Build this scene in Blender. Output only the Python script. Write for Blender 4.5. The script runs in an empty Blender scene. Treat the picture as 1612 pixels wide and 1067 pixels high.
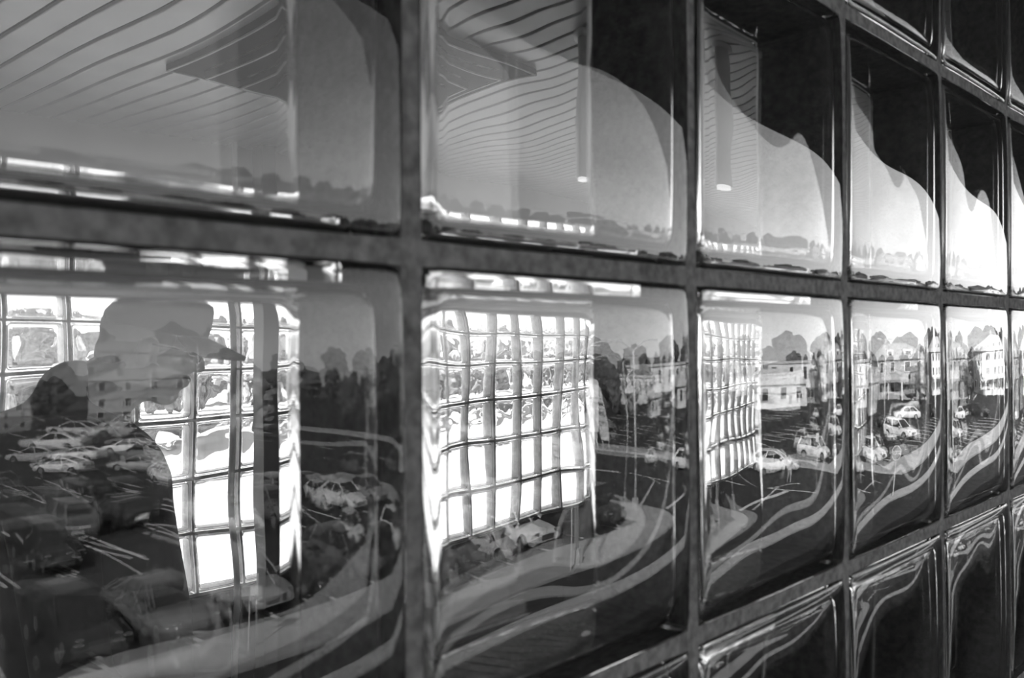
import bpy, bmesh, math, random
from mathutils import Vector, Matrix, Euler
S = bpy.context.scene
COL = S.collection
PI = math.pi

# ---------------------------------------------------------------- camera
EYE = 1.60                      # camera height above the corridor / walkway floor
YAW, ROLL = 0.76239, -0.00642
cam_d = bpy.data.cameras.new('camera')
cam_d.sensor_width = 36.0
cam_d.lens = 1410.0 / 1612.0 * 36.0
cam_d.clip_start = 0.01
cam_d.clip_end = 2000
cam_d.dof.use_dof = True
cam_d.dof.focus_distance = 2.2
cam_d.dof.aperture_fstop = 15.0
cam = bpy.data.objects.new('camera', cam_d)
COL.objects.link(cam)
fw = Vector((math.cos(YAW), math.sin(YAW), 0))
rt = Vector((math.sin(YAW), -math.cos(YAW), 0))
up = Vector((0, 0, 1))
cr, sr = math.cos(ROLL), math.sin(ROLL)
R3 = Matrix((cr * rt + sr * up, -sr * rt + cr * up, -fw)).transposed()
cam.matrix_world = Matrix.Translation((0, -0.2654, EYE)) @ R3.to_4x4()
S.camera = cam

# ---------------------------------------------------------------- world
w = bpy.data.worlds.new('sky')
S.world = w
w.use_nodes = True
nt = w.node_tree
nt.nodes.clear()
def N(tree, typ, **kw):
    n = tree.nodes.new(typ)
    for k, v in kw.items():
        setattr(n, k, v)
    return n
out = N(nt, 'ShaderNodeOutputWorld')
bg = N(nt, 'ShaderNodeBackground')
tc = N(nt, 'ShaderNodeTexCoord')
sep = N(nt, 'ShaderNodeSeparateXYZ')
ramp = N(nt, 'ShaderNodeValToRGB')
el = ramp.color_ramp.elements
el[0].position, el[0].color = 0.0, (1, 1, 1, 1)
el[1].position, el[1].color = 1.0, (0.22, 0.22, 0.22, 1)
for pos_, g_ in ((0.09, 0.90), (0.17, 0.62), (0.26, 0.36), (0.42, 0.24)):
    e_ = el.new(pos_)
    e_.color = (g_, g_, g_, 1)
# the sky is deepest straight out from the wall, across from the sun, and paler to both sides
def mth(op, a, b):
    n = N(nt, 'ShaderNodeMath', operation=op)
    for q, val in enumerate((a, b)):
        if isinstance(val, (int, float)):
            n.inputs[q].default_value = val
        else:
            nt.links.new(val, n.inputs[q])
    return n.outputs[0]
deep = mth('MAXIMUM', mth('SUBTRACT', mth('MULTIPLY', sep.outputs['X'], -0.1), sep.outputs['Y']), 0.0)
azim = mth('SUBTRACT', 1.0, mth('MULTIPLY', mth('MULTIPLY', deep, deep), 0.62))
mp = N(nt, 'ShaderNodeMapping')
mp.inputs['Scale'].default_value = (1.6, 1.6, 5.0)
noi = N(nt, 'ShaderNodeTexNoise')
noi.inputs['Scale'].default_value = 1.7
noi.inputs['Detail'].default_value = 5
cr2 = N(nt, 'ShaderNodeValToRGB')
cr2.color_ramp.elements[0].position = 0.35
cr2.color_ramp.elements[0].color = (0.80, 0.80, 0.80, 1)
cr2.color_ramp.elements[1].position = 0.68
cr2.color_ramp.elements[1].color = (1.08, 1.08, 1.08, 1)
mul = N(nt, 'ShaderNodeMixRGB', blend_type='MULTIPLY')
mul.inputs[0].default_value = 1
L = nt.links.new
L(tc.outputs['Generated'], sep.inputs[0])
L(sep.outputs['Z'], ramp.inputs[0])
L(tc.outputs['Generated'], mp.inputs[0])
L(mp.outputs[0], noi.inputs['Vector'])
L(noi.outputs[0], cr2.inputs[0])
L(ramp.outputs[0], mul.inputs[1])
L(cr2.outputs[0], mul.inputs[2])
mul2 = N(nt, 'ShaderNodeMixRGB', blend_type='MULTIPLY')
mul2.inputs[0].default_value = 1
L(mul.outputs[0], mul2.inputs[1])
L(azim, mul2.inputs[2])
L(mul2.outputs[0], bg.inputs[0])
bg.inputs[1].default_value = 3.3
L(bg.outputs[0], out.inputs[0])

# ---------------------------------------------------------------- sun (from the far side of the building)
sd = bpy.data.lights.new('sun', 'SUN')
sd.energy = 14.0
sd.angle = math.radians(1.0)
sun = bpy.data.objects.new('sun', sd)
COL.objects.link(sun)
sun.rotation_euler = Vector((-0.71, 0.41, 0.57)).to_track_quat('Z', 'Y').to_euler()
sd.cycles.use_multiple_importance_sampling = False

# ---------------------------------------------------------------- view
S.view_settings.view_transform = 'Standard'
S.view_settings.look = 'None'
S.view_settings.exposure = 0.34
S.view_settings.gamma = 1.0
S.view_settings.use_curve_mapping = False
S.cycles.use_denoising = True
S.cycles.max_bounces = 26
S.cycles.transmission_bounces = 26
S.cycles.glossy_bounces = 12
S.cycles.diffuse_bounces = 4
S.cycles.sample_clamp_indirect = 6.0
S.cycles.blur_glossy = 0.5

# ---------------------------------------------------------------- materials
def mat(name, g, rough=0.6, metal=0.0, noise=None, bump=None, spec=0.5, emit=0.0, coat=0.0):
    """grey procedural material; noise=(scale, lo, hi) multiplies the grey, bump=(scale, strength, distance)"""
    m = bpy.data.materials.new(name)
    m.use_nodes = True
    t = m.node_tree
    p = t.nodes['Principled BSDF']
    p.inputs['Base Color'].default_value = (g, g, g, 1)
    p.inputs['Roughness'].default_value = rough
    p.inputs['Metallic'].default_value = metal
    p.inputs['Specular IOR Level'].default_value = spec
    p.inputs['Coat Weight'].default_value = coat
    if emit:
        p.inputs['Emission Color'].default_value = (1, 1, 1, 1)
        p.inputs['Emission Strength'].default_value = emit
    if noise or bump:
        c = N(t, 'ShaderNodeTexCoord')
    if noise:
        n = N(t, 'ShaderNodeTexNoise')
        n.inputs['Scale'].default_value = noise[0]
        n.inputs['Detail'].default_value = 6
        r = N(t, 'ShaderNodeValToRGB')
        a, b = g * noise[1], g * noise[2]
        r.color_ramp.elements[0].position = 0.3
        r.color_ramp.elements[1].position = 0.7
        r.color_ramp.elements[0].color = (a, a, a, 1)
        r.color_ramp.elements[1].color = (b, b, b, 1)
        t.links.new(c.outputs['Object'], n.inputs['Vector'])
        t.links.new(n.outputs[0], r.inputs[0])
        t.links.new(r.outputs[0], p.inputs['Base Color'])
    if bump:
        n = N(t, 'ShaderNodeTexNoise')
        n.inputs['Scale'].default_value = bump[0]
        n.inputs['Detail'].default_value = 4
        b = N(t, 'ShaderNodeBump')
        b.inputs['Strength'].default_value = bump[1]
        b.inputs['Distance'].default_value = bump[2]
        t.links.new(c.outputs['Object'], n.inputs['Vector'])
        t.links.new(n.outputs[0], b.inputs['Height'])
        t.links.new(b.outputs[0], p.inputs['Normal'])
    return m

def glass_mat(name, g=1.0, rough=0.0, ior=1.5):
    m = bpy.data.materials.new(name)
    m.use_nodes = True
    t = m.node_tree
    t.nodes.clear()
    o = N(t, 'ShaderNodeOutputMaterial')
    b = N(t, 'ShaderNodeBsdfGlass')
    b.inputs['Color'].default_value = (g, g, g, 1)
    b.inputs['Roughness'].default_value = rough
    b.inputs['IOR'].default_value = ior
    t.links.new(b.outputs[0], o.inputs[0])
    return m

M = dict(
    glass=glass_mat('clear_glass', 0.985),
    far_glass=glass_mat('pressed_glass', 0.96),
    mortar=mat('mortar', 0.16, 0.95, noise=(160, 0.55, 1.35), bump=(420, 0.6, 0.002), spec=0.15),
    far_mortar=mat('pale_mortar', 0.5, 0.9, noise=(40, 0.8, 1.2)),
    plank=mat('painted_plank', 0.85, 0.35, noise=(9, 0.95, 1.05)),
    void=mat('ceiling_void', 0.03, 0.9),
    plaster=mat('plaster', 0.42, 0.85, noise=(5, 0.93, 1.07)),
    panel=mat('dark_panel', 0.02, 0.6, noise=(6, 0.8, 1.2)),
    floor=mat('dark_carpet', 0.015, 0.95, noise=(60, 0.7, 1.3)),
    steel=mat('painted_steel', 0.03, 0.45),
    grille=mat('diffuser_metal', 0.02, 0.9, spec=0.1),
    grille_edge=mat('diffuser_edge', 0.30, 0.4),
    lampgrey=mat('lamp_grey', 0.80, 0.4),
    lens=mat('lamp_lens', 0.9, 0.3, emit=0.5),
    soffit=mat('dark_soffit', 0.025, 0.8, noise=(4, 0.8, 1.2)),
    parapet=mat('dark_parapet', 0.03, 0.75, noise=(4, 0.8, 1.2)),
    deck=mat('walkway_deck', 0.045, 0.85, noise=(12, 0.7, 1.3)),
    asphalt=mat('asphalt', 0.027, 0.9, noise=(0.35, 0.75, 1.25), spec=0.2),
    road=mat('road_asphalt', 0.028, 0.9, noise=(0.6, 0.8, 1.2), spec=0.2),
    concrete=mat('pale_concrete', 0.42, 0.9, noise=(1.5, 0.85, 1.12)),
    plaza=mat('bright_plaza', 0.86, 0.9, noise=(0.8, 0.92, 1.06)),
    soil=mat('dark_planting', 0.015, 1.0, noise=(3, 0.5, 1.5)),
    paint=mat('white_paint', 0.75, 0.7),
    leaf=mat('leaves', 0.07, 0.8, noise=(2.5, 0.5, 1.8)),
    leaf_pale=mat('pale_leaves', 0.28, 0.8, noise=(2.5, 0.5, 1.7)),
    bark=mat('bark', 0.06, 0.9),
    polewhite=mat('pole_paint', 0.70, 0.45),
    sign_face=mat('sign_face', 0.80, 0.5),
    sign_dark=mat('sign_dark', 0.10, 0.5),
    car_white=mat('car_paint_white', 0.80, 0.25, coat=0.6),
    car_silver=mat('car_paint_silver', 0.42, 0.25, metal=0.3, coat=0.6),
    car_grey=mat('car_paint_grey', 0.15, 0.25, metal=0.2, coat=0.7),
    car_black=mat('car_paint_black', 0.015, 0.15, coat=0.8),
    car_glass=mat('car_glass', 0.015, 0.05, spec=0.8),
    tyre=mat('tyre_rubber', 0.015, 0.85),
    hub=mat('alloy_hub', 0.55, 0.3, metal=0.8),
    chrome=mat('chrome', 0.85, 0.08, metal=1.0),
    tail=mat('tail_light', 0.12, 0.2, coat=0.5),
    house_white=mat('white_siding', 0.80, 0.8, noise=(0.8, 0.93, 1.05)),
    house_grey=mat('grey_siding', 0.38, 0.8, noise=(0.8, 0.9, 1.1)),
    roof_grey=mat('grey_shingle_roof', 0.30, 0.9, noise=(3, 0.7, 1.3)),
    roof_pale=mat('pale_roof', 0.62, 0.8),
    pane=mat('window_pane', 0.03, 0.08, spec=0.8),
    trimw=mat('white_trim', 0.80, 0.6),
    skin=mat('skin', 0.20, 0.5),
    jacket=mat('dark_jacket', 0.018, 0.85, noise=(30, 0.7, 1.4)),
    trouser=mat('dark_trousers', 0.03, 0.9),
    capm=mat('dark_cap', 0.03, 0.85, noise=(80, 0.8, 1.2)),
    hair=mat('grey_hair', 0.08, 0.8),
    shoe=mat('black_shoe', 0.015, 0.5),
    eye=mat('eye_white', 0.6, 0.2),
    shirt=mat('pale_shirt', 0.65, 0.9),
)

# ---------------------------------------------------------------- helpers
class MB:
    """collects shapes, then links them as one mesh object"""
    def __init__(s):
        s.v, s.f = [], []
    def add(s, vs, fs):
        o = len(s.v)
        s.v += [tuple(v) for v in vs]
        s.f += [tuple(i + o for i in f) for f in fs]
        return s
    def box(s, x0, x1, y0, y1, z0, z1):
        v = [(x, y, z) for z in (z0, z1) for y in (y0, y1) for x in (x0, x1)]
        return s.add(v, [(0, 2, 3, 1), (4, 5, 7, 6), (0, 1, 5, 4), (2, 6, 7, 3), (0, 4, 6, 2), (1, 3, 7, 5)])
    def tube(s, p, q, r0, r1=None, n=12, caps=True):
        p, q = Vector(p), Vector(q)
        r1 = r0 if r1 is None else r1
        d = (q - p).normalized()
        a = d.orthogonal().normalized()
        b = d.cross(a)
        v = []
        for c, r in ((p, r0), (q, r1)):
            for i in range(n):
                t = 2 * PI * i / n
                v.append(c + r * (a * math.cos(t) + b * math.sin(t)))
        f = [(i, (i + 1) % n, n + (i + 1) % n, n + i) for i in range(n)]
        if caps:
            f += [tuple(range(n - 1, -1, -1)), tuple(range(n, 2 * n))]
        return s.add(v, f)
    def poly(s, pts, h):
        """flat outline pts (x,y,z) extruded down by h"""
        n = len(pts)
        v = [tuple(p) for p in pts] + [(p[0], p[1], p[2] - h) for p in pts]
        f = [tuple(range(n)), tuple(range(2 * n - 1, n - 1, -1))]
        f += [(i, n + i, n + (i + 1) % n, (i + 1) % n) for i in range(n)]
        return s.add(v, f)
    def loft(s, secs):
        n = len(secs[0])
        v = [p for sec in secs for p in sec]
        f = []
        for k in range(len(secs) - 1):
            for i in range(n):
                j = (i + 1) % n
                f.append((k * n + i, k * n + j, (k + 1) * n + j, (k + 1) * n + i))
        f.append(tuple(range(n - 1, -1, -1)))
        e = (len(secs) - 1) * n
        f.append(tuple(range(e, e + n)))
        return s.add(v, f)
    def ball(s, c, r, n=12, m=8):
        """ellipsoid, r = (rx,ry,rz)"""
        if not hasattr(r, '__len__'):
            r = (r, r, r)
        v = [(c[0], c[1], c[2] - r[2])]
        for j in range(1, m):
            t = -PI / 2 + PI * j / m
            for i in range(n):
                a = 2 * PI * i / n
                v.append((c[0] + r[0] * math.cos(t) * math.cos(a), c[1] + r[1] * math.cos(t) * math.sin(a), c[2] + r[2] * math.sin(t)))
        v.append((c[0], c[1], c[2] + r[2]))
        f = [(0, 1 + (i + 1) % n, 1 + i) for i in range(n)]
        for j in range(m - 2):
            for i in range(n):
                a, b = 1 + j * n + i, 1 + j * n + (i + 1) % n
                f.append((a, b, b + n, a + n))
        e = len(v) - 1
        f += [(e, e - n + i, e - n + (i + 1) % n) for i in range(n)]
        return s.add(v, f)
    def mesh(s, name, m, smooth=False):
        me = bpy.data.meshes.new(name)
        me.from_pydata(s.v, [], s.f)
        bm = bmesh.new()
        bm.from_mesh(me)
        bmesh.ops.recalc_face_normals(bm, faces=bm.faces)
        bm.to_mesh(me)
        bm.free()
        me.materials.append(m)
        if smooth:
            me.polygons.foreach_set('use_smooth', [True] * len(me.polygons))
        me.update()
        return me
    def build(s, name, m, parent=None, smooth=False):
        return put(name, s.mesh(name, m, smooth), parent)

def put(name, me, parent=None, loc=None, rz=0.0):
    o = bpy.data.objects.new(name, me)
    COL.objects.link(o)
    if parent is not None:
        o.parent = parent
    if loc is not None:
        o.location = loc
    if rz:
        o.rotation_euler = (0, 0, rz)
    return o

def tag(o, label=None, cat=None, group=None, kind=None):
    if label: o['label'] = label
    if cat: o['category'] = cat
    if group: o['group'] = group
    if kind: o['kind'] = kind
    return o

def empty(name, loc=(0, 0, 0), rz=0.0):
    o = bpy.data.objects.new(name, None)
    o.empty_display_size = 0.2
    COL.objects.link(o)
    o.location = loc
    o.rotation_euler = (0, 0, rz)
    return o

def children_of(o, _c={}):
    return [c for c in COL.objects if c.parent == o]

def copy_tree(o, kids, loc, rz):
    """copy a thing with its parts and sub-parts; kids = [(part, [subparts])]"""
    c = o.copy()
    COL.objects.link(c)
    c.location = loc
    c.rotation_euler = (0, 0, rz)
    for p, subs in kids:
        q = p.copy()
        COL.objects.link(q)
        q.parent = c
        for sp in subs:
            r = sp.copy()
            COL.objects.link(r)
            r.parent = q
    return c

# ---------------------------------------------------------------- glass block
PITCH, JOINT = 0.200, 0.0085
HALF = (PITCH - JOINT) / 2
DEPTH = 0.040                    # half depth of a block
def rounded_grid(half, r, segs, fil):
    """closed rounded box as (verts, faces); segs per face core, fil samples per fillet"""
    def axis(h):
        core = [-(h - r) + 2 * (h - r) * i / segs for i in range(segs + 1)]
        f = [r * math.tan(math.radians(45.0 * k / fil)) for k in range(1, fil + 1)]
        return [-(h - r) - d for d in reversed(f)] + core + [(h - r) + d for d in f]
    ax = [axis(h) for h in half]
    idx, verts, faces = {}, [], []
    def vid(p):
        k = tuple(round(c * 1e7) for c in p)
        if k not in idx:
            idx[k] = len(verts)
            verts.append(p)
        return idx[k]
    for d in range(3):
        a, b = (d + 1) % 3, (d + 2) % 3
        for sg in (-1, 1):
            for i in range(len(ax[a]) - 1):
                for j in range(len(ax[b]) - 1):
                    q = []
                    for (ii, jj) in ((i, j), (i + 1, j), (i + 1, j + 1), (i, j + 1)):
                        p = [0, 0, 0]
                        p[d] = sg * half[d]
                        p[a] = ax[a][ii]
                        p[b] = ax[b][jj]
                        q.append(vid(tuple(p)))
                    faces.append(tuple(q) if sg > 0 else tuple(reversed(q)))
    res = []
    for p in verts:
        q = [max(-(h - r), min(h - r, c)) for c, h in zip(p, half)]
        n = Vector([c - e for c, e in zip(p, q)])
        n.normalize()
        res.append(tuple(e + r * c for e, c in zip(q, n)))
    return res, faces

def block_mesh(name, m, seed, segs, fil, k_out, k_in, wav_out, wav_in):
    rnd = random.Random(seed)
    def waves(slope, n):
        ws = []
        for i in range(n):
            lam = rnd.uniform(0.035, 0.11)
            th = rnd.gauss(0, 0.45) + (0 if i % 3 else PI / 2)
            ws.append((slope * rnd.uniform(0.5, 1.2) * lam / (2 * PI), 2 * PI / lam * math.cos(th), 2 * PI / lam * math.sin(th), rnd.uniform(0, 2 * PI)))
        return ws
    mb = MB()
    for (half, r, rc, k, k2, ws, flip) in (
            ((HALF, DEPTH, HALF), 0.0042, 0.007, k_out, 0.0005, [waves(wav_out, 4), waves(wav_out, 4)], False),
            ((HALF - 0.0085, DEPTH - 0.0095, HALF - 0.0085), 0.0045, 0.012, k_in, 0.0003, [waves(wav_in, 5), waves(wav_in, 5)], True)):
        vs, fs = rounded_grid(half, r, segs, fil)
        res = []
        for (x, y, z) in vs:
            dx, dz = abs(x) - half[0] + rc, abs(z) - half[2] + rc
            if dx > 0 and dz > 0:          # round the corners of the square face
                q_ = max(dx, dz) / math.hypot(dx, dz)
                x = math.copysign(half[0] - rc + dx * q_, x)
                z = math.copysign(half[2] - rc + dz * q_, z)
            u, v = x / half[0], z / half[2]
            f = -k * (u ** 4 + v ** 4) - k2 * (u * u + v * v)
            for (A, kx, kz, ph) in ws[0 if y < 0 else 1]:
                f += A * math.sin(kx * x + kz * z + ph)
            res.append((x, y * (1 + f / half[1]), z))
        if flip:
            fs = [tuple(reversed(q)) for q in fs]
        mb.add(res, fs)
    me = bpy.data.meshes.new(name)
    me.from_pydata(mb.v, [], mb.f)
    me.materials.append(m)
    me.polygons.foreach_set('use_smooth', [True] * len(me.polygons))
    me.update()
    return me

Z0 = EYE + 0.0340               # height of the reference bed joint
X0 = 0.2262                     # x of the reference upright joint

def block_wall(name, xs, zs, y0, y1, meshes, mortar, rec, label, x_lo, x_hi):
    """mortar grid of upright joints xs and bed joints zs, one glass block in every cell"""
    mb = MB()
    g = JOINT / 2 + 0.0010    # the mortar is bonded to the glass edges
    for x in xs:
        mb.box(x - g, x + g, y0 + rec, y1 - rec, zs[0] - g, zs[-1] + g)
    for z in zs:
        for a, b in zip(xs[:-1], xs[1:]):
            mb.box(a + g, b - g, y0 + rec, y1 - rec, z - g, z + g)
    wall = mb.build(name, mortar)
    tag(wall, label, 'wall', kind='structure')
    rnd = random.Random(5)
    for i in range(len(xs) - 1):
        for j in range(len(zs) - 1):
            me = meshes[(i * 7 + j * 3) % len(meshes)] if len(meshes) > 1 else meshes[0]
            o = put('glass_block', me, wall, ((xs[i] + xs[i + 1]) / 2, (y0 + y1) / 2, (zs[j] + zs[j + 1]) / 2))
            o.rotation_euler = (rnd.gauss(0, 0.0006), 0, rnd.gauss(0, 0.0006))
    return wall

near_meshes = [block_mesh('glass_block', M['glass'], 11 + k, 36, 4, 0.0011, 0.0019, 0.0007, 0.0030) for k in range(4)]
far_meshes = [block_mesh('glass_block_far', M['far_glass'], 40 + k, 14, 3, 0.0010, 0.0014, 0.005, 0.012) for k in range(2)]

# near wall: the photograph looks along it
XN = [X0 + PITCH * k for k in range(-7, 13)]
ZN = [Z0 + PITCH * k for k in range(-6, 4)]
wall_front = block_wall('wall_front', XN, ZN, 0.0, 2 * DEPTH, near_meshes, M['mortar'], 0.0046,
                        'tall wall of clear square glass blocks in dark mortar seen at a slant', XN[0], XN[-1])
# corridor shell
CEIL = EYE + 0.62
YB = 2.61                        # face of the opposite block wall
XL, XR = -1.4, 9.0
ZSILL, ZHEAD = EYE - 0.86, EYE + 0.445
XB = [-0.35 + 0.2 * k for k in range(0, 38)]
ZB = [ZSILL + 0.2035 * k for k in range(0, 7)]
ZB = [ZSILL + 0.2 * k for k in range(0, 7)]
wall_back = block_wall('wall_back', XB, ZB, YB, YB + 2 * DEPTH, far_meshes, M['far_mortar'], 0.002,
                       'sunlit glass block wall across the corridor behind the man', XB[0], XB[-1])

def struct(name, mb, m, label, cat, parent=None):
    o = mb.build(name, m, parent)
    tag(o, label, cat, kind='structure')
    return o

mb = MB()
mb.box(XL, XR, YB - 0.02, YB + 0.10, -0.3, ZB[0] - 0.006)
mb.box(XL, XB[0] - 0.006, YB - 0.02, YB + 0.10, ZB[0] - 0.006, CEIL + 0.2)
mb.box(XB[-1] + 0.006, XR, YB - 0.02, YB + 0.10, ZB[0] - 0.006, CEIL + 0.2)
struct('wall_sill', mb, M['panel'], 'dark panelled low wall under the sunlit glass blocks', 'wall')
mb = MB()
mb.box(XB[0] - 0.006, XB[-1] + 0.006, YB - 0.03, YB + 0.10, ZB[-1] + 0.006, CEIL + 0.2)
struct('wall_header', mb, M['plaster'], 'grey plaster band between glass blocks and plank ceiling', 'wall')
mb = MB()
mb.box(XL - 0.1, XL, 0, YB + 0.1, -0.3, CEIL + 0.2)
struct('wall_left', mb, M['plaster'], 'plain plaster end wall of the corridor beside the man', 'wall')
mb = MB()
mb.box(XR, XR + 0.1, 0, YB + 0.1, -0.3, CEIL + 0.2)
struct('wall_right', mb, M['plaster'], 'plain plaster end wall at the distant end of the corridor', 'wall')
mb = MB()
mb.box(XL, XR, 0.0, YB - 0.02, -0.3, 0.0)
struct('floor', mb, M['floor'], 'dark carpeted corridor floor behind the glass block wall', 'floor')
# near wall infill beyond the blocks
mb = MB()
mb.box(XN[-1] + 0.006, XR, 0.01, 0.075, 0.0, CEIL + 0.2)
mb.box(XL - 0.1, XN[0] - 0.006, 0.01, 0.075, 0.0, CEIL + 0.2)
mb.box(XN[0] - 0.006, XN[-1] + 0.006, 0.005, 0.075, 0.0, ZN[0] - 0.006)
mb.box(XN[0] - 0.006, XN[-1] + 0.006, 0.005, 0.075, ZN[-1] + 0.006, CEIL + 0.35)
struct('wall_surround', mb, M['parapet'], 'dark wall framing the clear glass block panel', 'wall')
# ceiling: planks across the corridor under a dark void
mb = MB()
mb.box(XL, XR, 0.08, YB, CEIL + 0.06, CEIL + 0.12)
ceiling = struct('ceiling', mb, M['void'], 'plank ceiling of pale boards laid across the corridor', 'ceiling')
PW, PP = 0.0595, 0.0715
pm = MB()
c = 0.004
c = 0.0015
sec = [(-PW / 2, 0.009), (-PW / 2, c), (-PW / 2 + c, 0), (PW / 2 - c, 0), (PW / 2, c), (PW / 2, 0.009)]
pm.loft([[(x, y, z) for x, z in sec] for y in (0.085, YB - 0.035)])
plank_me = pm.mesh('plank', M['plank'])
for k in range(int((XR - XL) / PP) - 1):
    x = XL + 0.05 + PP * k
    put('plank', plank_me, ceiling, (x, 0, CEIL))

# ---------------------------------------------------------------- ceiling diffuser, pendants, post inside
dif = tag(empty('ceiling_diffuser', (1.23, 1.42, CEIL)), 'square stepped metal air diffuser under the plank ceiling', 'vent')
for k, (h, z0) in enumerate(((0.30, 0.0), (0.235, -0.018), (0.17, -0.036))):
    mb = MB()
    a, b = h, h - 0.06
    for (x0, x1, y0, y1) in ((-a, a, -a, -b), (-a, a, b, a), (-a, -b, -b, b), (b, a, -b, b)):
        mb.box(x0, x1, y0, y1, z0 - 0.016, z0)
    f = mb.build('louver_ring', M['grille'], dif)
    e = MB()
    for (x0, x1, y0, y1) in ((-a, a, -a, -a + 0.006), (-a, a, a - 0.006, a), (-a, -a + 0.006, -a, a), (a - 0.006, a, -a, a)):
        e.box(x0, x1, y0, y1, z0 - 0.019, z0 - 0.0162)
    e.build('ring_edge', M['grille_edge'], f)
MB().box(-0.11, 0.11, -0.11, 0.11, -0.058, -0.054).build('face_plate', M['grille'], dif)

for (x, y, lb) in ((1.43, 0.84, 'slim grey pendant tube lamp hanging beside the square diffuser'),
                   (1.62, 0.72, 'slim grey pendant tube lamp hanging beyond the first one')):
    p = tag(empty('pendant_lamp', (x, y, CEIL)), lb, 'lamp', 'pendant tube lamps')
    MB().tube((0, 0, 0), (0, 0, -0.012), 0.04, n=20).build('ceiling_rose', M['lampgrey'], p, True)
    MB().tube((0, 0, -0.012), (0, 0, -0.315), 0.028, n=24).build('tube_body', M['lampgrey'], p, True)
    MB().tube((0, 0, -0.315), (0, 0, -0.322), 0.022, n=20).build('lens', M['lens'], p)

post = tag(empty('steel_post', (1.70, 2.48, 0)), 'dark steel post standing before the sunlit glass blocks', 'post')
MB().box(-0.04, 0.04, -0.04, 0.04, 0.012, CEIL).build('shaft', M['steel'], post)
MB().box(-0.08, 0.08, -0.08, 0.08, 0, 0.012).build('foot_plate', M['steel'], post)
rod = tag(empty('slim_rod', (1.54, 2.48, 0)), 'slim grey upright rod just beside the dark steel post', 'rod')
MB().tube((0, 0, 0.01), (0, 0, CEIL), 0.013, n=12).build('shaft', M['lampgrey'], rod, True)
MB().tube((0, 0, 0), (0, 0, 0.01), 0.035, n=16).build('foot_plate', M['lampgrey'], rod)

# ---------------------------------------------------------------- outside shell: walkway, overhang, building below
mb = MB()
mb.box(-8, 30, -1.62, 0.0, 2.505, 2.95)
struct('roof_overhang', mb, M['soffit'], 'dark roof overhang above the walkway outside the blocks', 'overhang')
mb = MB()
mb.box(-8, 30, -1.62, 0.0, -0.3, 0.0)
struct('walkway_floor', mb, M['deck'], 'dark walkway deck outside the glass block wall', 'floor')
mb = MB()
mb.box(-8, 30, -1.62, -1.50, 0.0, 0.46)
struct('wall_parapet', mb, M['parapet'], 'low dark parapet along the walkway edge', 'wall')
GZ = -6.9
mb = MB()
mb.box(-30, 30, 0.1, YB, GZ, -0.32)
struct('wall_lower', mb, M['panel'], 'dark storey of the building under the corridor', 'wall')

# ---------------------------------------------------------------- ground
GR = empty('ground')
mb = MB()
mb.box(-300, 420, -500, 0.1, GZ - 0.3, GZ)
ground = struct('parking_lot', mb, M['asphalt'], 'asphalt parking lot below the building with painted bays', 'ground')
bpy.data.objects.remove(GR)
mb = MB()
mb.box(-300, 420, 2.7, 300, GZ - 0.3, GZ)
struct('plaza_ground', mb, M['plaza'], 'bright concrete ground beyond the sunlit glass blocks', 'ground')
mb = MB()
mb.box(-60, 200, -16.0, -1.0, GZ, GZ + 0.05)
struct('planting_bed', mb, M['soil'], 'dark planting bed at the foot of the building', 'ground')
mb = MB()
mb.box(-60, 200, -17.0, -16.0, GZ, GZ + 0.15)
struct('curb', mb, M['concrete'], 'pale straight curb strip between planting bed and lane', 'curb')
mb = MB()
mb.box(-60, 200, -19.4, -17.02, GZ, GZ + 0.02)
struct('lane', mb, M['road'], 'narrow dark lane between the pale curb and the sidewalk', 'road')
# sidewalk with a rounded end at the cross street, cut into slabs
walk = struct('sidewalk', MB().box(-60, 33.0, -22.6, -19.5, GZ, GZ + 0.10), M['concrete'], 'pale slab sidewalk with rounded corner beside the parked cars', 'sidewalk')
slab_me = MB().box(0.02, 1.98, -1.53, 1.53, 0, 0.04).mesh('slab', M['concrete'])
for k in range(30):
    put('slab', slab_me, walk, (-26.5 + 2.0 * k, -21.05, GZ + 0.10))
pts = [(33.5 + 3.1 * math.cos(a), -22.6 + 3.1 * math.sin(a), GZ + 0.14) for a in [PI / 2 * i / 8 for i in range(9)]]
pts += [(33.5, -22.6, GZ + 0.14)]
MB().poly(pts, 0.14).build('corner_slab', M['concrete'], walk)
for k in range(12):
    MB().box(33.5, 36.6, -24.6 - 2.0 * k, -22.64 - 2.0 * k, GZ, GZ + 0.14).build('slab', M['concrete'], walk)
# cross street and its opposite sidewalk
mb = MB()
mb.box(36.7, 54.0, -140, -19.42, GZ, GZ + 0.02)
cross = struct('cross_street', mb, M['road'], 'dark cross street running away from the building', 'road')
for k in range(12):
    MB().box(45.2, 45.35, -24 - 6.5 * k, -20 - 6.5 * k, GZ + 0.02, GZ + 0.03).build('lane_dash', M['paint'], cross)
MB().box(37.5, 45.0, -22.6, -22.2, GZ + 0.02, GZ + 0.03).build('stop_line', M['paint'], cross)
mb = MB()
mb.box(54.2, 57.0, -120, -22.6, GZ, GZ + 0.15)
mb.box(54.2, 200, -22.6, -19.5, GZ, GZ + 0.15)
struct('sidewalk_2', mb, M['concrete'], 'pale sidewalk on the opposite side of the cross street', 'sidewalk')
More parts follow.
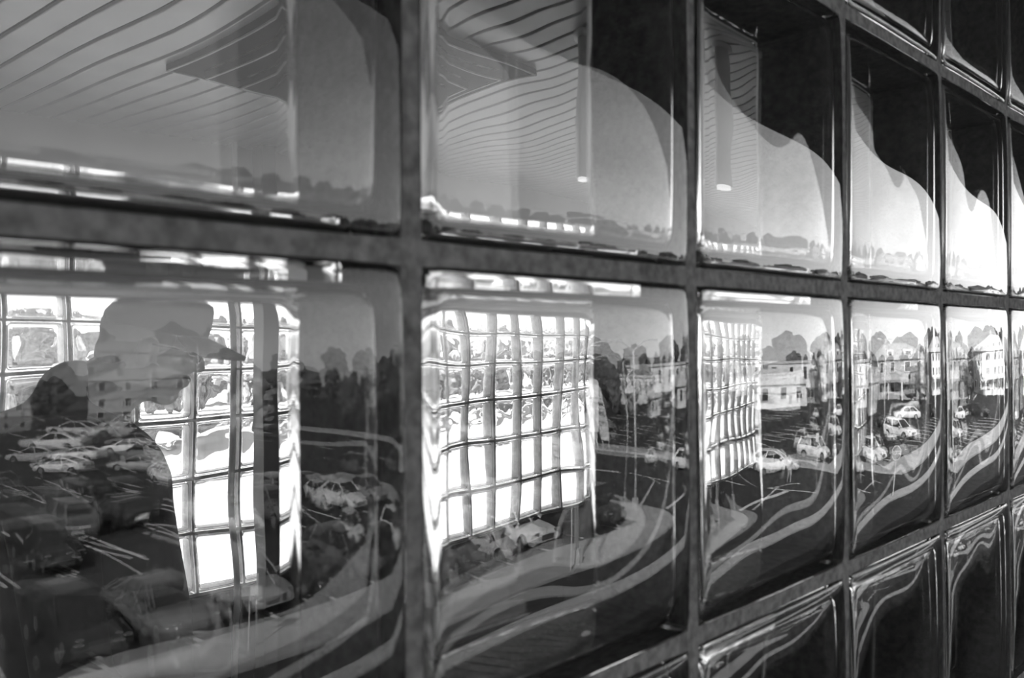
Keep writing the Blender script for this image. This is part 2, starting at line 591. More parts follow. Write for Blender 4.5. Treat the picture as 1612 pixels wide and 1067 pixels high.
# painted bay lines
line_me = MB().box(-0.085, 0.085, -2.6, 2.6, 0, 0.012).mesh('bay_line', M['paint'])
ROWS = [(-25.4, -30, 33), (-36.5, -24, 33), (-42.0, -24, 33), (-54.0, -14, 33), (-86, 0, 33)]
for (y, xa, xb) in ROWS:
    k = 0
    while xa + 2.8 * k < xb:
        put('bay_line', line_me, ground, (xa + 2.8 * k, y, GZ))
        k += 1
for (y, xa, n) in ((-26.0, 59, 14), (-37.0, 59, 14), (-48.0, 59, 14), (-60, 59, 12)):
    for k in range(n):
        o = put('bay_line', line_me, ground, (xa + 3.1 * k, y, GZ))
        o.rotation_euler = (0, 0, 0.3)

# ---------------------------------------------------------------- cars
def body_sections(L_, W, prof):
    """prof: list of (x, zb, zt, w) along the length"""
    secs = []
    for (x, zb, zt, w_) in prof:
        h = W / 2 * w_
        zm = zb + (zt - zb) * 0.55
        secs.append([(x, -h * 0.90, zb), (x, -h, zb + (zt - zb) * 0.25), (x, -h, zm), (x, -h * 0.93, zt - 0.04), (x, -h * 0.80, zt),
                     (x, h * 0.80, zt), (x, h * 0.93, zt - 0.04), (x, h, zm), (x, h, zb + (zt - zb) * 0.25), (x, h * 0.90, zb)])
    return secs

CAR = {
    'sedan': dict(L=4.6, W=1.80, prof=[(-2.3, .40, .72, .80), (-2.22, .28, .92, .93), (-1.75, .24, 1.00, 1), (-1.0, .22, .97, 1), (0, .20, .94, 1), (.8, .22, .92, 1), (1.5, .24, .84, .98), (2.1, .27, .72, .92), (2.3, .36, .60, .80)],
                  belt=(-1.85, 1.02, .93), roof=(-1.0, 0.28, 1.42), wheels=(1.38, -1.32, .32), name='sedan'),
    'coupe': dict(L=4.4, W=1.76, prof=[(-2.2, .42, .74, .80), (-2.1, .28, .90, .93), (-1.6, .24, .98, 1), (-.8, .22, .92, 1), (0, .2, .88, 1), (.9, .22, .85, 1), (1.5, .24, .78, .97), (2.05, .27, .66, .9), (2.2, .36, .54, .76)],
                  belt=(-1.75, .95, .87), roof=(-.75, .10, 1.30), wheels=(1.32, -1.25, .32), name='coupe'),
    'suv': dict(L=4.7, W=1.90, prof=[(-2.35, .48, .95, .86), (-2.28, .34, 1.10, .95), (-1.8, .3, 1.14, 1), (-.8, .28, 1.10, 1), (0, .28, 1.07, 1), (.9, .28, 1.04, 1), (1.6, .3, .97, .98), (2.2, .32, .86, .93), (2.35, .42, .72, .82)],
                belt=(-2.2, 1.05, 1.06), roof=(-1.85, .25, 1.70), wheels=(1.42, -1.40, .37), name='suv'),
}
def make_car(kind, paint):
    c = CAR[kind]
    root = empty('car')
    W = c['W']
    hw = W / 2
    b = MB().loft(body_sections(c['L'], W, c['prof']))
    xr, xf, zb = c['belt']
    rr, rf, zt = c['roof']
    wb, wt = hw * 0.90, hw * 0.68
    # roof panel and pillars, in body paint
    b.loft([[(rr - .06, -wt * .8, zt - .03), (rr - .06, wt * .8, zt - .03), (rr - .06, wt * .8, zt - .05), (rr - .06, -wt * .8, zt - .05)],
            [(rr + .1, -wt, zt), (rr + .1, wt, zt), (rr + .1, wt, zt - .06), (rr + .1, -wt, zt - .06)],
            [((rr + rf) / 2, -wt * 1.02, zt + .025), ((rr + rf) / 2, wt * 1.02, zt + .025), ((rr + rf) / 2, wt * 1.02, zt - .06), ((rr + rf) / 2, -wt * 1.02, zt - .06)],
            [(rf, -wt, zt), (rf, wt, zt), (rf, wt, zt - .06), (rf, -wt, zt - .06)]])
    for sg in (-1, 1):
        b.tube((xf, sg * wb, zb), (rf, sg * wt, zt - .03), .045, n=6)
        b.tube((xr, sg * wb, zb), (rr, sg * wt, zt - .03), .075, n=6)
        xm = (xf + xr) / 2
        b.tube((xm, sg * wb * 1.0, zb), ((rr + rf) / 2 + .1, sg * wt * 1.01, zt - .03), .04, n=6)
        b.box(xf - .32, xf - .16, sg * (hw + .08) - .09, sg * (hw + .08) + .09, zb, zb + .13)
    body = b.build('body', paint, root)
    kids = [(body, [])]
    g = MB()
    n = 4
    secs = []
    bt = [(xr, -wb), (xr, wb), (xf, wb), (xf, -wb)]
    tp = [(rr, -wt), (rr, wt), (rf, wt), (rf, -wt)]
    secs = [[(x, y, zb - .05) for x, y in bt], [(x, y, zt - .045) for x, y in tp]]
    g.loft(secs)
    kids.append((g.build('window_glass', M['car_glass'], root), []))
    wr = c['wheels'][2]
    wm = MB().tube((0, -.11, 0), (0, .11, 0), wr, n=20).mesh('wheel', M['tyre'])
    hm = MB().tube((0, -.125, 0), (0, .125, 0), wr * .62, n=10).mesh('hub', M['hub'])
    for x in c['wheels'][:2]:
        for sg in (-1, 1):
            o = put('wheel', wm, root, (x, sg * (hw - .10), wr))
            h = put('hub', hm, o)
            kids.append((o, [h]))
    xe = c['prof'][-2][0]
    zl = c['prof'][-2][2] - .10
    for sg in (-1, 1):
        m_ = MB().ball((xe + .02, sg * hw * .70, zl), (.17, .17, .075), 10, 6)
        kids.append((m_.build('headlight', M['chrome'], root, True), []))
        m_ = MB().box(c['prof'][1][0] - .06, c['prof'][1][0] + .12, sg * hw * .72 - .14, sg * hw * .72 + .14, .70, .84)
        kids.append((m_.build('tail_light', M['tail'], root), []))
    m_ = MB().box(c['L'] / 2 - .12, c['L'] / 2 + .015, -.42, .42, c['prof'][-1][1] + .06, c['prof'][-1][2] - .02)
    kids.append((m_.build('grille', M['sign_dark'], root), []))
    m_ = MB().box(-c['L'] / 2 - .02, -c['L'] / 2 + .06, -.26, .26, .52, .66)
    kids.append((m_.build('number_plate', M['sign_face'], root), []))
    return root, kids

protos = {}
used = set()
ORD = 'first second third fourth fifth sixth seventh eighth ninth tenth eleventh twelfth'.split()
def place_car(kind, tone, x, y, rz, label):
    key = (kind, tone)
    if key not in protos:
        protos[key] = make_car(kind, M['car_' + tone])
    root, kids = protos[key]
    if key not in used:
        used.add(key)
        root.location = (x, y, GZ)
        root.rotation_euler = (0, 0, rz)
        o = root
    else:
        o = copy_tree(root, kids, (x, y, GZ), rz)
    tag(o, label, 'car', 'cars on the parking lot')
    return o

def row(y, rz, name, spots, x0=33.0):
    for n, (k, kind, tone) in enumerate(spots):
        place_car(kind, tone, x0 - 1.4 - 2.8 * k, y, rz, f'{tone} {CAR[kind]["name"]}, {ORD[n]} car from the cross street in {name}')
UPY, DNY = PI / 2, -PI / 2
row(-25.4, UPY, 'the row nosed to the sidewalk', [(0, 'suv', 'black'), (1, 'suv', 'black'), (2, 'suv', 'white'), (3, 'sedan', 'black'), (4, 'suv', 'grey'), (5, 'sedan', 'black'),
    (6, 'suv', 'silver'), (7, 'sedan', 'grey'), (8, 'suv', 'black'), (10, 'sedan', 'silver')])
row(-36.5, UPY, 'the second row', [(0, 'sedan', 'silver'), (1, 'sedan', 'white'), (3, 'suv', 'grey'), (4, 'sedan', 'white'), (7, 'suv', 'black'), (9, 'sedan', 'grey')])
row(-42.0, DNY, 'the third row', [(1, 'sedan', 'black'), (2, 'suv', 'silver'), (5, 'sedan', 'black'), (6, 'suv', 'grey'), (8, 'suv', 'black'), (11, 'sedan', 'silver')])
row(-54.0, UPY, 'the fourth row', [(2, 'sedan', 'white'), (4, 'sedan', 'black'), (6, 'sedan', 'grey'), (8, 'sedan', 'black'), (10, 'suv', 'black')])
for i, (kind, tone, x, y, rz, lb) in enumerate((
        ('coupe', 'white', 22.4, -64.5, -2.25, 'white coupe leading the slanted cluster deep in the lot'),
        ('coupe', 'silver', 27.0, -61.6, -2.35, 'silver coupe right behind the leading white coupe'),
        ('coupe', 'white', 26.4, -72.0, -2.2, 'white coupe further in than the slanted pair'),
        ('sedan', 'white', 32.0, -75.0, -2.3, 'white sedan at the tail of the slanted cluster'),
        ('suv', 'black', 30.0, -67.5, -2.3, 'black suv between the white coupe and the white sedan'),
        ('sedan', 'white', 51.5, -27.0, 1.2, 'white sedan turning at the mouth of the cross street'),
        ('suv', 'white', 59.5, -26.0, 1.7, 'white suv parked just across the cross street'),
        ('sedan', 'grey', 42.0, -42.0, 1.5, 'grey sedan driving along the cross street'),
        ('sedan', 'black', 64.0, -24.5, 1.7, 'black sedan in the bay past the white suv'),
        ('suv', 'white', 76.0, -28.0, 1.9, 'white suv alone in the striped lot across the street'),
        ('suv', 'black', 84.0, -36.0, 1.9, 'black suv in the striped lot across the street'),
        ('sedan', 'white', 96.0, -34.0, -2.0, 'white sedan near the houses across the street'),
        ('suv', 'black', 88.0, -52.0, 1.9, 'black suv parked below the dormered house'),
        ('sedan', 'black', 82.0, -50.0, 0.4, 'black sedan parked below the dormered house'),
        ('suv', 'black', 70.0, -42.0, 1.8, 'black suv in the bays beside the price sign'),
        ('sedan', 'silver', 68.0, -53.0, 1.8, 'silver sedan in the bays beyond the price sign'),
        ('sedan', 'black', 102.0, -30.0, 1.9, 'black sedan past the white sedan near the houses'))):
    place_car(kind, tone, x, y, rz, lb)

# ---------------------------------------------------------------- light poles and signs
def light_pole(x, y, h, rz, label, base=True):
    p = tag(empty('light_pole', (x, y, GZ), rz), label, 'light pole', 'parking lot light poles')
    MB().tube((0, 0, 0.6), (0, 0, h), .10, .06, n=12).build('shaft', M['polewhite'], p, True)
    MB().tube((0, 0, 0), (0, 0, .75), .30, .24, n=8).build('pole_base', M['concrete'], p)
    for sg in (-1, 1):
        a = MB().tube((0, 0, h - .05), (sg * .9, 0, h + .55), .04, n=8).tube((sg * .9, 0, h + .55), (sg * 1.6, 0, h + .62), .04, n=8)
        arm = a.build('lamp_arm', M['polewhite'], p)
        MB().box(sg * 1.9 - .45, sg * 1.9 + .45, -.16, .16, h + .55, h + .68).build('lamp_head', M['polewhite'], arm)
    return p
light_pole(24.8, -20.3, 8.6, 0.4, 'tall white twin-arm light pole on the sidewalk near the white suv')
light_pole(35.2, -24.4, 8.8, 0.4, 'tall white twin-arm light pole at the sidewalk corner')
light_pole(55.6, -46.0, 9.0, 0.9, 'tall white twin-arm light pole across the cross street')
light_pole(40.0, -78.0, 9.0, 0.2, 'tall white twin-arm light pole deep in the parking lot')
light_pole(16.0, -70.0, 9.0, 0.2, 'tall white twin-arm light pole among the white coupes')
light_pole(78.0, -31.0, 9.0, 0.2, 'tall white twin-arm light pole in the striped lot')

def text_obj(txt, size, m, parent, loc, rot, depth=0.01):
    cu = bpy.data.curves.new('lettering', 'FONT')
    cu.body = txt
    cu.size = size
    cu.extrude = depth
    cu.align_x = 'CENTER'
    cu.align_y = 'CENTER'
    cu.materials.append(m)
    tmp = bpy.data.objects.new('lettering_curve', cu)
    me = bpy.data.meshes.new_from_object(tmp)
    bpy.data.objects.remove(tmp)
    me.name = 'lettering'
    o = put('lettering', me, parent)
    o.location = loc
    o.rotation_euler = rot
    return o
# a sign faces +y (towards the building) when turned by rz about its post
def sign_face_rot(): return (PI / 2, 0, PI)
st = tag(empty('stop_sign', (44.5, -16.5, GZ + .15), 1.21), 'octagonal stop sign on a thin post on the pale curb strip', 'sign')
MB().tube((0, 0, 0), (0, 0, 2.9), .035, n=8).build('sign_post', M['polewhite'], st)
octa = [(.42 * math.cos(PI / 8 + PI / 4 * i), .42 * math.sin(PI / 8 + PI / 4 * i)) for i in range(8)]
b = MB().loft([[(x, .05, 2.6 + z) for x, z in octa], [(x, .07, 2.6 + z) for x, z in octa]])
sf = b.build('sign_rim', M['sign_face'], st)
b = MB().loft([[(x * .92, .068, 2.6 + z * .92) for x, z in octa], [(x * .92, .078, 2.6 + z * .92) for x, z in octa]])
b.build('sign_plate', mat('sign_red_grey', 0.16, 0.5), sf)
text_obj('STOP', .30, M['sign_face'], sf, (0, .082, 2.6), sign_face_rot(), .004)

bs = tag(empty('bay_sign', (23.6, -19.85, GZ + .14), .85), 'white board with the numeral 3 fixed by the light pole', 'sign')
MB().tube((0.22, 0, 0), (0.22, 0, 4.6), .03, n=8).build('sign_post', M['polewhite'], bs)
sb = MB().box(-.28, .34, .03, .06, 3.9, 4.9).build('sign_board', M['sign_face'], bs)
text_obj('3', .7, M['sign_dark'], sb, (0.03, .064, 4.4), sign_face_rot(), .004)

ps = tag(empty('price_sign', (57.5, -46.5, GZ), .89), 'tall twin-panel roadside price sign with arched tops', 'sign')
for i, sx in enumerate((-.75, .75)):
    arch = [(sx - .6, 1.0), (sx + .6, 1.0), (sx + .6, 5.6)] + [(sx + .6 * math.cos(a), 5.6 + .5 * math.sin(a)) for a in [PI * k / 6 for k in range(1, 6)]] + [(sx - .6, 5.6)]
    pn = MB().loft([[(x, -.12, z) for x, z in arch], [(x, .12, z) for x, z in arch]]).build('sign_panel', M['sign_face'] if i else M['concrete'], ps)
    MB().box(sx - .5, sx + .5, .12, .14, 4.1, 4.3).build('panel_bar', M['sign_dark'], pn)
    text_obj('880', .6, M['sign_dark'], pn, (sx, .13, 3.4), sign_face_rot(), .01)
    text_obj('880', .6, M['sign_dark'], pn, (sx, .13, 2.5), sign_face_rot(), .01)
    MB().box(sx - .5, sx - .4, -.1, .1, 0, 1.0).box(sx + .4, sx + .5, -.1, .1, 0, 1.0).build('sign_post', M['polewhite'], ps)

# short sign post near the block one sidewalk
for (x, y, lb) in ((12.3, -20.6, 'low sign post on the sidewalk casting a thin shadow'), (56.0, -24.5, 'small square sign on a post across the cross street')):
    p = tag(empty('post_sign', (x, y, GZ + .14), .6), lb, 'sign')
    MB().tube((0, 0, 0), (0, 0, 2.2), .03, n=8).build('sign_post', M['polewhite'], p)
    MB().box(-.25, .25, .03, .05, 1.6, 2.2).build('sign_board', M['sign_face'], p)

# ---------------------------------------------------------------- houses
def house(x, y, rz, W, D, H, roof_h, wall_m, roof_m, label, storeys=2, cols=4, dormers=0, flat=False, porch=False):
    h = tag(empty('house', (x, y, GZ), rz), label, 'house')
    MB().box(-W / 2, W / 2, -D / 2, D / 2, 0, H).build('wall', wall_m, h)
    if flat:
        MB().box(-W / 2 - .3, W / 2 + .3, -D / 2 - .3, D / 2 + .3, H, H + .5).build('roof', roof_m, h)
    else:
        e = .5
        v = [(-W / 2 - e, -D / 2 - e, H), (W / 2 + e, -D / 2 - e, H), (W / 2 + e, D / 2 + e, H), (-W / 2 - e, D / 2 + e, H), (-W / 2 + W * .28, 0, H + roof_h), (W / 2 - W * .28, 0, H + roof_h)]
        MB().add(v, [(0, 1, 5, 4), (1, 2, 5), (2, 3, 4, 5), (3, 0, 4), (3, 2, 1, 0)]).build('roof', roof_m, h)
        MB().box(-W * .2, -W * .2 + .7, -.35, .35, H + roof_h * .5, H + roof_h + 1.1).build('chimney', M['roof_grey'], h)
    sh = H / storeys
    for s in range(storeys):
        for c_ in range(cols):
            cx = -W / 2 + W * (c_ + .5) / cols
            z = sh * s + sh * .35
            f = MB().box(cx - .62, cx + .62, D / 2, D / 2 + .10, z - .1, z + sh * .5 + .1).build('window', M['trimw'], h)
            MB().box(cx - .48, cx + .48, D / 2 + .09, D / 2 + .12, z, z + sh * .5).build('pane', M['pane'], f)
    for s in range(storeys):
        for c_ in range(2):
            cy = -D / 2 + D * (c_ + .5) / 2
            z = sh * s + sh * .35
            f = MB().box(-W / 2 - .1, -W / 2, cy - .6, cy + .6, z - .1, z + sh * .5 + .1).build('window', M['trimw'], h)
            MB().box(-W / 2 - .12, -W / 2 - .09, cy - .46, cy + .46, z, z + sh * .5).build('pane', M['pane'], f)
    for d in range(dormers):
        cx = -W * .16 + W * .32 * d / max(1, dormers - 1)
        dm = MB().box(cx - .9, cx + .9, D * .16, D * .40, H + .2, H + roof_h * .62).build('dormer', M['trimw'], h)
        MB().box(cx - .5, cx + .5, D * .40, D * .40 + .06, H + .6, H + roof_h * .5).build('pane', M['pane'], dm)
    if porch:
        pr = MB().box(-W / 2, W / 2, D / 2, D / 2 + 2.2, 2.7, 3.0).build('porch_roof', roof_m, h)
        for c_ in range(5):
            px = -W / 2 + .2 + (W - .4) * c_ / 4
            MB().box(px - .12, px + .12, D / 2 + 1.9, D / 2 + 2.1, 0, 2.7).build('porch_column', M['trimw'], pr)
    return h
house(132, -50, 0.95, 13, 10, 6.4, 3.0, M['house_grey'], M['roof_grey'], 'large grey house with white dormers and porch', 2, 4, 2, porch=True)
house(148, -38, 1.05, 11, 10, 7.4, 3.0, M['house_white'], M['roof_pale'], 'tall white house with a pale hipped roof', 3, 4, 2, porch=True)
house(107, -56, 0.75, 9, 8, 3.2, 2.4, M['house_white'], M['roof_pale'], 'white cottage with a pale roof before the long hall', 1, 3)
house(150, -86, 0.7, 40, 12, 5.6, 0, M['house_white'], M['roof_pale'], 'long white flat-roofed hall behind the cottage', 1, 9, flat=True)
house(66, -150, 0.4, 17, 9, 6.6, 2.4, M['house_grey'], M['roof_grey'], 'pale two-storey house facing the parking lot', 2, 4)
house(40, -160, 0.35, 19, 9, 6.0, 2.2, M['house_grey'], M['roof_grey'], 'wide two-storey house next to the four-window one', 2, 5)
house(170, -34, 1.1, 12, 10, 7.0, 3.0, M['house_white'], M['roof_grey'], 'white house with grey roof past the pale hipped one', 2, 4)

# ---------------------------------------------------------------- trees
def crown_mesh(seed, R, H, m):
    rnd = random.Random(seed)
    bm = bmesh.new()
    for i in range(46):
        a, e, q = rnd.uniform(0, 2 * PI), rnd.uniform(-.7, 1.45), rnd.uniform(.45, .95)
        p = Vector((R * q * math.cos(e) * math.cos(a), R * q * math.cos(e) * math.sin(a), H * q * math.sin(e)))
        r = R * rnd.uniform(.20, .38)
        res = bmesh.ops.create_icosphere(bm, subdivisions=2, radius=r, matrix=Matrix.Translation(p))
        for v in res['verts']:
            d = v.co - p
            v.co = p + d * (1 + rnd.uniform(-.28, .28))
    me = bpy.data.meshes.new('crown')
    bm.to_mesh(me)
    bm.free()
    me.materials.append(m)
    return me
crowns = [crown_mesh(s_, 3.4, 3.6, M['leaf'] if s_ != 2 else M['leaf_pale']) for s_ in range(3)]
trunk_me = MB().tube((0, 0, -3.4), (0, 0, .8), .30, .18, n=8).mesh('trunk', M['bark'])
tree_n = 0
KIND_TREE = ['dark broad leafy tree', 'dark rounded leafy tree', 'pale leafy tree']
def tree(x, y, s, k, where):
    t = tag(empty('tree', (x, y, GZ + 3.35 * s), random.Random(x * 7 + y).uniform(0, 6)), f'{KIND_TREE[k]} {where}', 'tree', 'trees beyond the parking lot')
    t.scale = (s, s, s)
    put('crown', crowns[k], t)
    put('trunk', trunk_me, t)
    return t
tree(74, -62, 1.25, 1, 'behind the price sign')
tree(84, -66, 1.35, 0, 'just past the price sign')
tree(72, -76, 1.2, 1, 'at the rear edge of the lot across the street')
tree(98, -66, 0.9, 2, 'in front of the white cottage')
tree(121, -40, 0.8, 0, 'beside the dormered house')
tree(150, -62, 1.6, 1, 'rising behind the dormered house')
tree(146, -53, .9, 0, 'between the grey and tall white houses')
tree(164, -48, 1.7, 0, 'behind the tall white house')
tree(156, -28, 1.2, 2, 'past the corner of the tall white house')
tree(82, -140, 1.2, 0, 'beside the pale two-storey house')
tree(20, -146, 1.4, 0, 'beside the wide two-storey house')
tree(50, -84, 0.9, 2, 'at the end of the parking lot')
ORD2 = ORD + 'thirteenth fourteenth fifteenth sixteenth seventeenth eighteenth nineteenth twentieth'.split() + ['twenty-' + q for q in ORD[:8]]
rnd = random.Random(3)
for i in range(26):
    a = -0.05 + 1.62 * i / 25 + rnd.uniform(-.012, .012)
    R_ = 250 + rnd.uniform(-25, 25)
    tree(R_ * math.cos(-a), R_ * math.sin(-a), rnd.uniform(1.5, 2.1), i % 2, f'{ORD2[i]} along the distant tree line counted from the houses')
hb = MB()
top, secs = 0, []
for i in range(60):
    a = -0.12 + 1.8 * i / 59
    h = GZ + 5.0 + 1.6 * math.sin(i * .9) + 1.1 * math.sin(i * 2.3)
    c_, s2 = math.cos(-a), math.sin(-a)
    secs.append([(300 * c_, 300 * s2, GZ), (312 * c_, 312 * s2, h), (330 * c_, 330 * s2, h), (345 * c_, 345 * s2, GZ)])
hb.loft(secs)
hl = struct('hill', hb, M['leaf'], 'low wooded ridge along the horizon beyond the houses', 'hill')

# the far side of the building: a sparse row of pale trees blurred by the sunlit blocks
for i in range(14):
    tree(-6 + 13.5 * i, 76 + rnd.uniform(-4, 6), rnd.uniform(1.45, 1.8), 2, f'{ORD2[i]} in the row behind the sunlit block wall')

for i in range(10):
    tree(2 + 17.0 * i, 106 + rnd.uniform(-4, 4), rnd.uniform(2.0, 2.3), 2, f'{ORD2[i]} in the taller rear row behind the sunlit block wall')

# ---------------------------------------------------------------- people
def capsule(mb, p, q, r0, r1, n=12):
    mb.ball(p, r0, n, 8)
    mb.ball(q, r1, n, 8)
    mb.tube(p, q, r0, r1, n=n)

def remeshed(name, mb, m, parent, voxel, smooth=4):
    o = mb.build(name, m, parent, True)
    r = o.modifiers.new('remesh', 'REMESH')
    r.mode = 'VOXEL'
    r.voxel_size = voxel
    r.use_smooth_shade = True
    s_ = o.modifiers.new('smooth', 'SMOOTH')
    s_.iterations = smooth
    s_.factor = 0.5
    return o

def hand(mb, wrist, d, side, palm_n):
    """palm and five bent fingers; d = direction of the hand, side = thumb side, palm_n = palm normal"""
    d, side, palm_n = d.normalized(), side.normalized(), palm_n.normalized()
    pc = wrist + d * .05
    for k in (-1.5, -.5, .5, 1.5):
        capsule(mb, wrist + side * k * .012, wrist + d * .085 + side * k * .020, .014, .0125, 8)
    for k, ln in ((1.5, .070), (.5, .080), (-.5, .075), (-1.5, .058)):
        a = wrist + d * .088 + side * k * .021
        b_ = a + (d * .85 + palm_n * .25).normalized() * ln * .5
        c_ = b_ + (d * .6 + palm_n * .65).normalized() * ln * .5
        capsule(mb, a, b_, .0092, .0085, 8)
        capsule(mb, b_, c_, .0085, .0072, 8)
    a = wrist + d * .025 + side * .030
    b_ = a + (d * .75 + side * .65).normalized() * .045
    c_ = b_ + (d * .9 + side * .15 + palm_n * .3).normalized() * .035
    capsule(mb, a, b_, .0125, .0105, 8)
    capsule(mb, b_, c_, .0105, .0085, 8)

HS = Matrix.Diagonal((0.80, 0.87, 1.12))
def head_shape(mb, c, tilt):
    """head with nose, chin, ears, brow; local +x is the face; c = centre, tilt = nod in radians"""
    R = Matrix.Rotation(tilt, 3, 'Y')
    def P(x, y, z): return c + R @ (HS @ Vector((x, y, z)))
    def B(x, y, z, r, n=14, m_=10):
        t = MB().ball((0, 0, 0), r, n, m_)
        mb.add([P(x, y, z) + R @ (HS @ Vector(v)) for v in t.v], t.f)
    B(-.010, 0, .030, (.098, .077, .092), 20, 14)      # skull
    B(.030, 0, -.035, (.058, .060, .080), 16, 12)      # face
    B(.052, 0, -.096, (.030, .032, .022))              # chin
    B(.016, 0, -.080, (.052, .052, .028))              # jaw
    B(.078, 0, .014, (.014, .050, .012))               # brow
    capsule(mb, P(.084, 0, .002), P(.106, 0, -.034), .009, .013, 8)   # nose
    B(.086, 0, -.062, (.011, .024, .007))              # upper lip
    B(.083, 0, -.073, (.011, .022, .007))              # lower lip
    for sg in (-1, 1):
        B(-.012, sg * .078, -.022, (.020, .009, .032)) # ears
    return P

def person(loc, rz, label, tones, hc, neck, chest, waist, hip, tilt, cap=True, arms=None, legs=None):
    """standing figure; coordinates local: x forward, y to its left, z up from the floor"""
    root = tag(empty('person', loc, rz), label, 'person')
    V = Vector
    body = MB()
    P = head_shape(body, V(hc), tilt)
    capsule(body, V(hc) + V((-.02, 0, -.05)), V(neck), .058, .066, 14)
    capsule(body, V(neck), V(chest), .07, .12, 14)
    body.ball(V(chest), (.115, .16, .13), 16, 10)
    body.ball(V(waist), (.115, .145, .16), 16, 10)
    body.ball(V(hip), (.125, .165, .13), 16, 10)
    capsule(body, V(chest), V(waist), .12, .12, 14)
    capsule(body, V(waist), V(hip), .12, .12, 14)
    for (sh, el, wr, side, pn) in arms:
        capsule(body, V(chest) + V((0, sh[1] * .5, .05)), V(sh), .07, .055, 12)
        capsule(body, V(sh), V(el), .050, .040, 12)
        capsule(body, V(el), V(wr), .040, .026, 12)
        hand(body, V(wr), V(wr) - V(el), V(side), V(pn))
    for (hp, kn, an) in legs:
        capsule(body, V(hp), V(kn), .085, .055, 12)
        capsule(body, V(kn), V(an), .055, .038, 12)
        capsule(body, V(an), V(an) + V((.10, 0, -.045)), .035, .03, 12)
    bo = remeshed('body', body, M['skin'], root, .006, 5)
    # jacket
    j = MB()
    capsule(j, V(neck) + V((-.008, 0, .02)), V(neck) + V((-.02, 0, -.06)), .068, .10, 16)
    capsule(j, V(neck) + V((-.02, 0, -.06)), V(chest), .10, .135, 16)
    j.ball(V(chest), (.150, .190, .155), 18, 12)
    if cap:
        j.ball(V(chest) + V((-.055, 0, .075)), (.145, .19, .105), 18, 12)
    rings = [(V(hip) + V((0, 0, -.13)), .150, .190), (V(hip) + V((0, 0, -.11)), .160, .196), (V(hip), .160, .192), (V(waist), .155, .182),
             ((V(waist) + V(chest)) / 2, .152, .184), (V(chest), .148, .190), (V(chest) + V((0, 0, .06)), .130, .170)]
    j.loft([[tuple(c_ + V((rx * math.cos(2 * PI * i / 24), ry * math.sin(2 * PI * i / 24), 0))) for i in range(24)] for c_, rx, ry in rings])
    for (sh, el, wr, side, pn) in arms:
        capsule(j, V(chest) + V((-.01, sh[1] * .5, .07)), V(sh), .09, .075, 14)
        capsule(j, V(sh), V(el), .072, .056, 14)
        e2 = V(el) + (V(wr) - V(el)) * .92
        capsule(j, V(el), e2, .056, .044, 14)
    remeshed('jacket', j, tones[0], root, .009, 4)
    t = MB()
    t.ball(V(hip) + V((0, 0, -.04)), (.14, .175, .12), 16, 10)
    for (hp, kn, an) in legs:
        capsule(t, V(hp), V(kn), .100, .075, 14)
        capsule(t, V(kn), V(an) + V((0, 0, .01)), .075, .060, 14)
    remeshed('trousers', t, tones[1], root, .009, 3)
    for (hp, kn, an) in legs:
        s_ = MB()
        a = V(an)
        secs = []
        for (x, w_, h_) in ((-.085, .028, .06), (-.06, .036, .085), (0, .040, .095), (.06, .042, .075), (.12, .046, .055), (.165, .036, .042), (.18, .020, .03)):
            secs.append([(a.x + x, a.y - w_, 0), (a.x + x, a.y - w_ * .95, h_ * .6), (a.x + x, a.y - w_ * .5, h_), (a.x + x, a.y + w_ * .5, h_), (a.x + x, a.y + w_ * .95, h_ * .6), (a.x + x, a.y + w_, 0)])
        s_.loft(secs).build('shoe', M['shoe'], root, True)
    R = Matrix.Rotation(tilt, 3, 'Y')
    # eyes
    for sg in (-1, 1):
        e = MB()
        t_ = MB().ball((0, 0, 0), .0115, 10, 8)
        e.add([P(.080, sg * .032, -.004) + Vector(v) for v in t_.v], t_.f)
        e.build('eye', M['eye'], root, True)
    # hair: back and sides of the head
    hmb = MB()
    t_ = MB().ball((0, 0, 0), (.098, .082, .085), 20, 14)
    hmb.add([P(-.020, 0, .026) + R @ (HS @ Vector(v)) for v in t_.v], t_.f)
    t_ = MB().ball((0, 0, 0), (.050, .068, .06), 16, 10)
    hmb.add([P(-.062, 0, -.030) + R @ (HS @ Vector(v)) for v in t_.v], t_.f)
    remeshed('hair', hmb, M['hair'], root, .006, 3)
    if cap:
        cm = MB()
        # crown: domed lathe, cut level at the band
        prof = [(1.0, .020), (1.03, .052), (1.0, .085), (.90, .113), (.68, .131), (.36, .139), (0.02, .140)]
        secs = []
        n = 28
        for (k, z) in prof:
            secs.append([tuple(P(-.006 + .109 * k * math.cos(2 * PI * i / n), .088 * k * math.sin(2 * PI * i / n), z)) for i in range(n)])
        cm.loft(secs)
        co = cm.build('cap', tones[2], root, True)
        bm_ = MB()
        outer, inner = [], []
        m_ = 14
        for i in range(m_ + 1):
            a = -1.15 + 2.3 * i / m_
            inner.append((-.006 + .107 * math.cos(a), .086 * math.sin(a)))
            k = math.cos(a * 1.2)
            outer.append((-.006 + .107 * math.cos(a) + .112 * max(0, k) ** .7, .086 * math.sin(a) * 1.02))
        v, f = [], []
        for zt_ in (.031, .021):
            for (x, y) in inner:
                v.append(P(x, y, zt_ - .10 * y * y / .09))
            for (x, y) in outer:
                v.append(P(x, y, zt_ - .022 - 1.9 * y * y))
        q = m_ + 1
        for i in range(m_):
            f.append((i, i + 1, q + i + 1, q + i))
            f.append((2 * q + i, 3 * q + i, 3 * q + i + 1, 2 * q + i + 1))
            f.append((q + i, q + i + 1, 3 * q + i + 1, 3 * q + i))
            f.append((i, 2 * q + i, 2 * q + i + 1, i + 1))
        f.append((0, q, 3 * q, 2 * q))
        f.append((m_, 2 * q + m_, 3 * q + m_, q + m_))
        bm_.add(v, f).build('brim', tones[2], co, True)
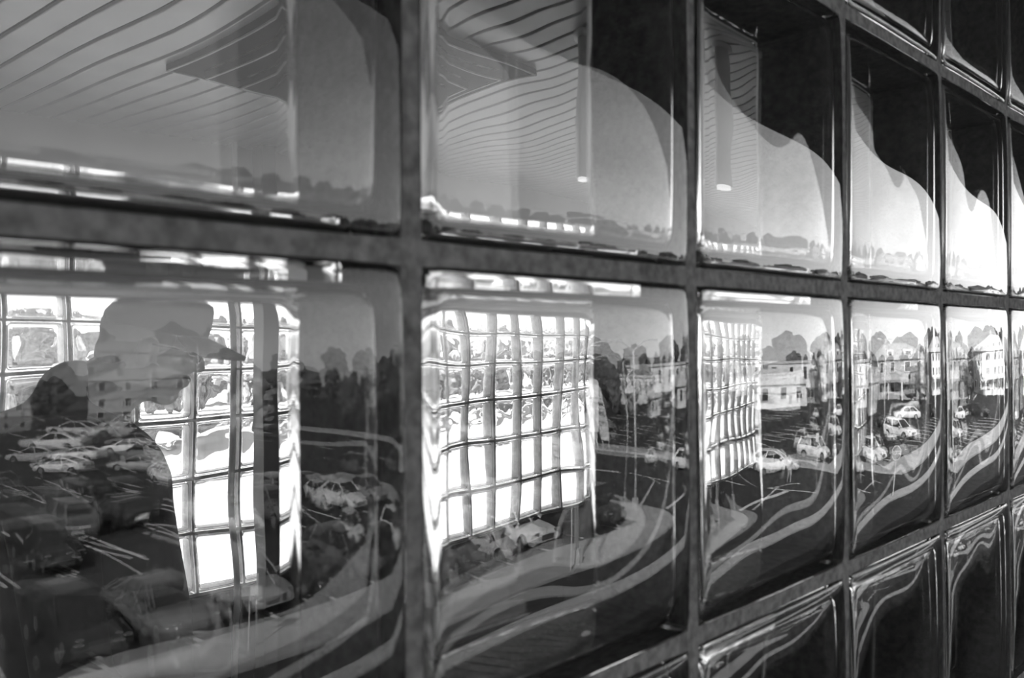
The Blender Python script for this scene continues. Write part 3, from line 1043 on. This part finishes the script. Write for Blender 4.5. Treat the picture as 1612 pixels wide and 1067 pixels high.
        MB().ball(P(-.006, 0, .141), .008, 10, 6).build('button', tones[2], co, True)
        g = MB()
        for sg in (-1, 1):
            ring = [P(.098 + .004 * math.cos(a), sg * .033 + .024 * math.cos(a), -.008 + .019 * math.sin(a)) for a in [2 * PI * i / 16 for i in range(16)]]
            for i in range(16):
                g.tube(ring[i], ring[(i + 1) % 16], .0022, n=6)
            g.tube(P(.097, sg * .057, -.004), P(-.005, sg * .083, -.006), .0024, n=6)
        g.tube(P(.100, -.010, -.004), P(.100, .010, -.004), .002, n=6)
        go = g.build('spectacles', M['sign_dark'], root)
        for sg in (-1, 1):
            MB().tube(P(.097, sg * .033, -.008), P(.0985, sg * .033, -.008), .0225, n=16).build('spectacle_lens', M['car_glass'], go)
    return root

# the man behind the blocks, in profile with his head bowed
HX, HY = 0.713, 1.304
fa = math.atan2(-0.405, 0.914)
person((HX, HY, 0), fa, 'man in dark cap, spectacles and dark jacket standing head bowed behind the glass blocks',
       (M['jacket'], M['trouser'], M['capm']), (0.004, 0, 1.630), (-.115, 0, 1.500), (-.118, 0, 1.33), (-.095, 0, 1.10), (-.09, 0, .91), 0.26,
       arms=[((-.16, -.215, 1.42), (-.11, -.27, 1.09), (.02, -.24, .87), (1, .3, 0), (0, 1, 0)), ((-.16, .215, 1.42), (-.11, .27, 1.09), (.02, .24, .87), (1, -.3, 0), (0, -1, 0))],
       legs=[((-.10, -.09, .86), (-.07, -.10, .47), (-.12, -.10, .085)), ((-.10, .09, .86), (-.07, .10, .47), (-.12, .10, .085))])
# a walker on the road below
person((47.5, -23.5, GZ + .02), 2.4, 'walker in pale shirt crossing the road below',
       (M['shirt'], M['house_grey'], M['capm']), (0.02, 0, 1.60), (0, 0, 1.45), (0, 0, 1.30), (0, 0, 1.10), (0, 0, .93), 0.02, cap=False,
       arms=[((0, -.20, 1.39), (-.06, -.24, 1.12), (.04, -.23, .90), (1, .2, 0), (0, 1, 0)), ((0, .20, 1.39), (.05, .24, 1.12), (.18, .22, .93), (1, -.2, 0), (0, -1, 0))],
       legs=[((0, -.09, .88), (.10, -.09, .50), (-.02, -.09, .085)), ((0, .09, .88), (-.02, .09, .48), (-.28, .09, .085))])
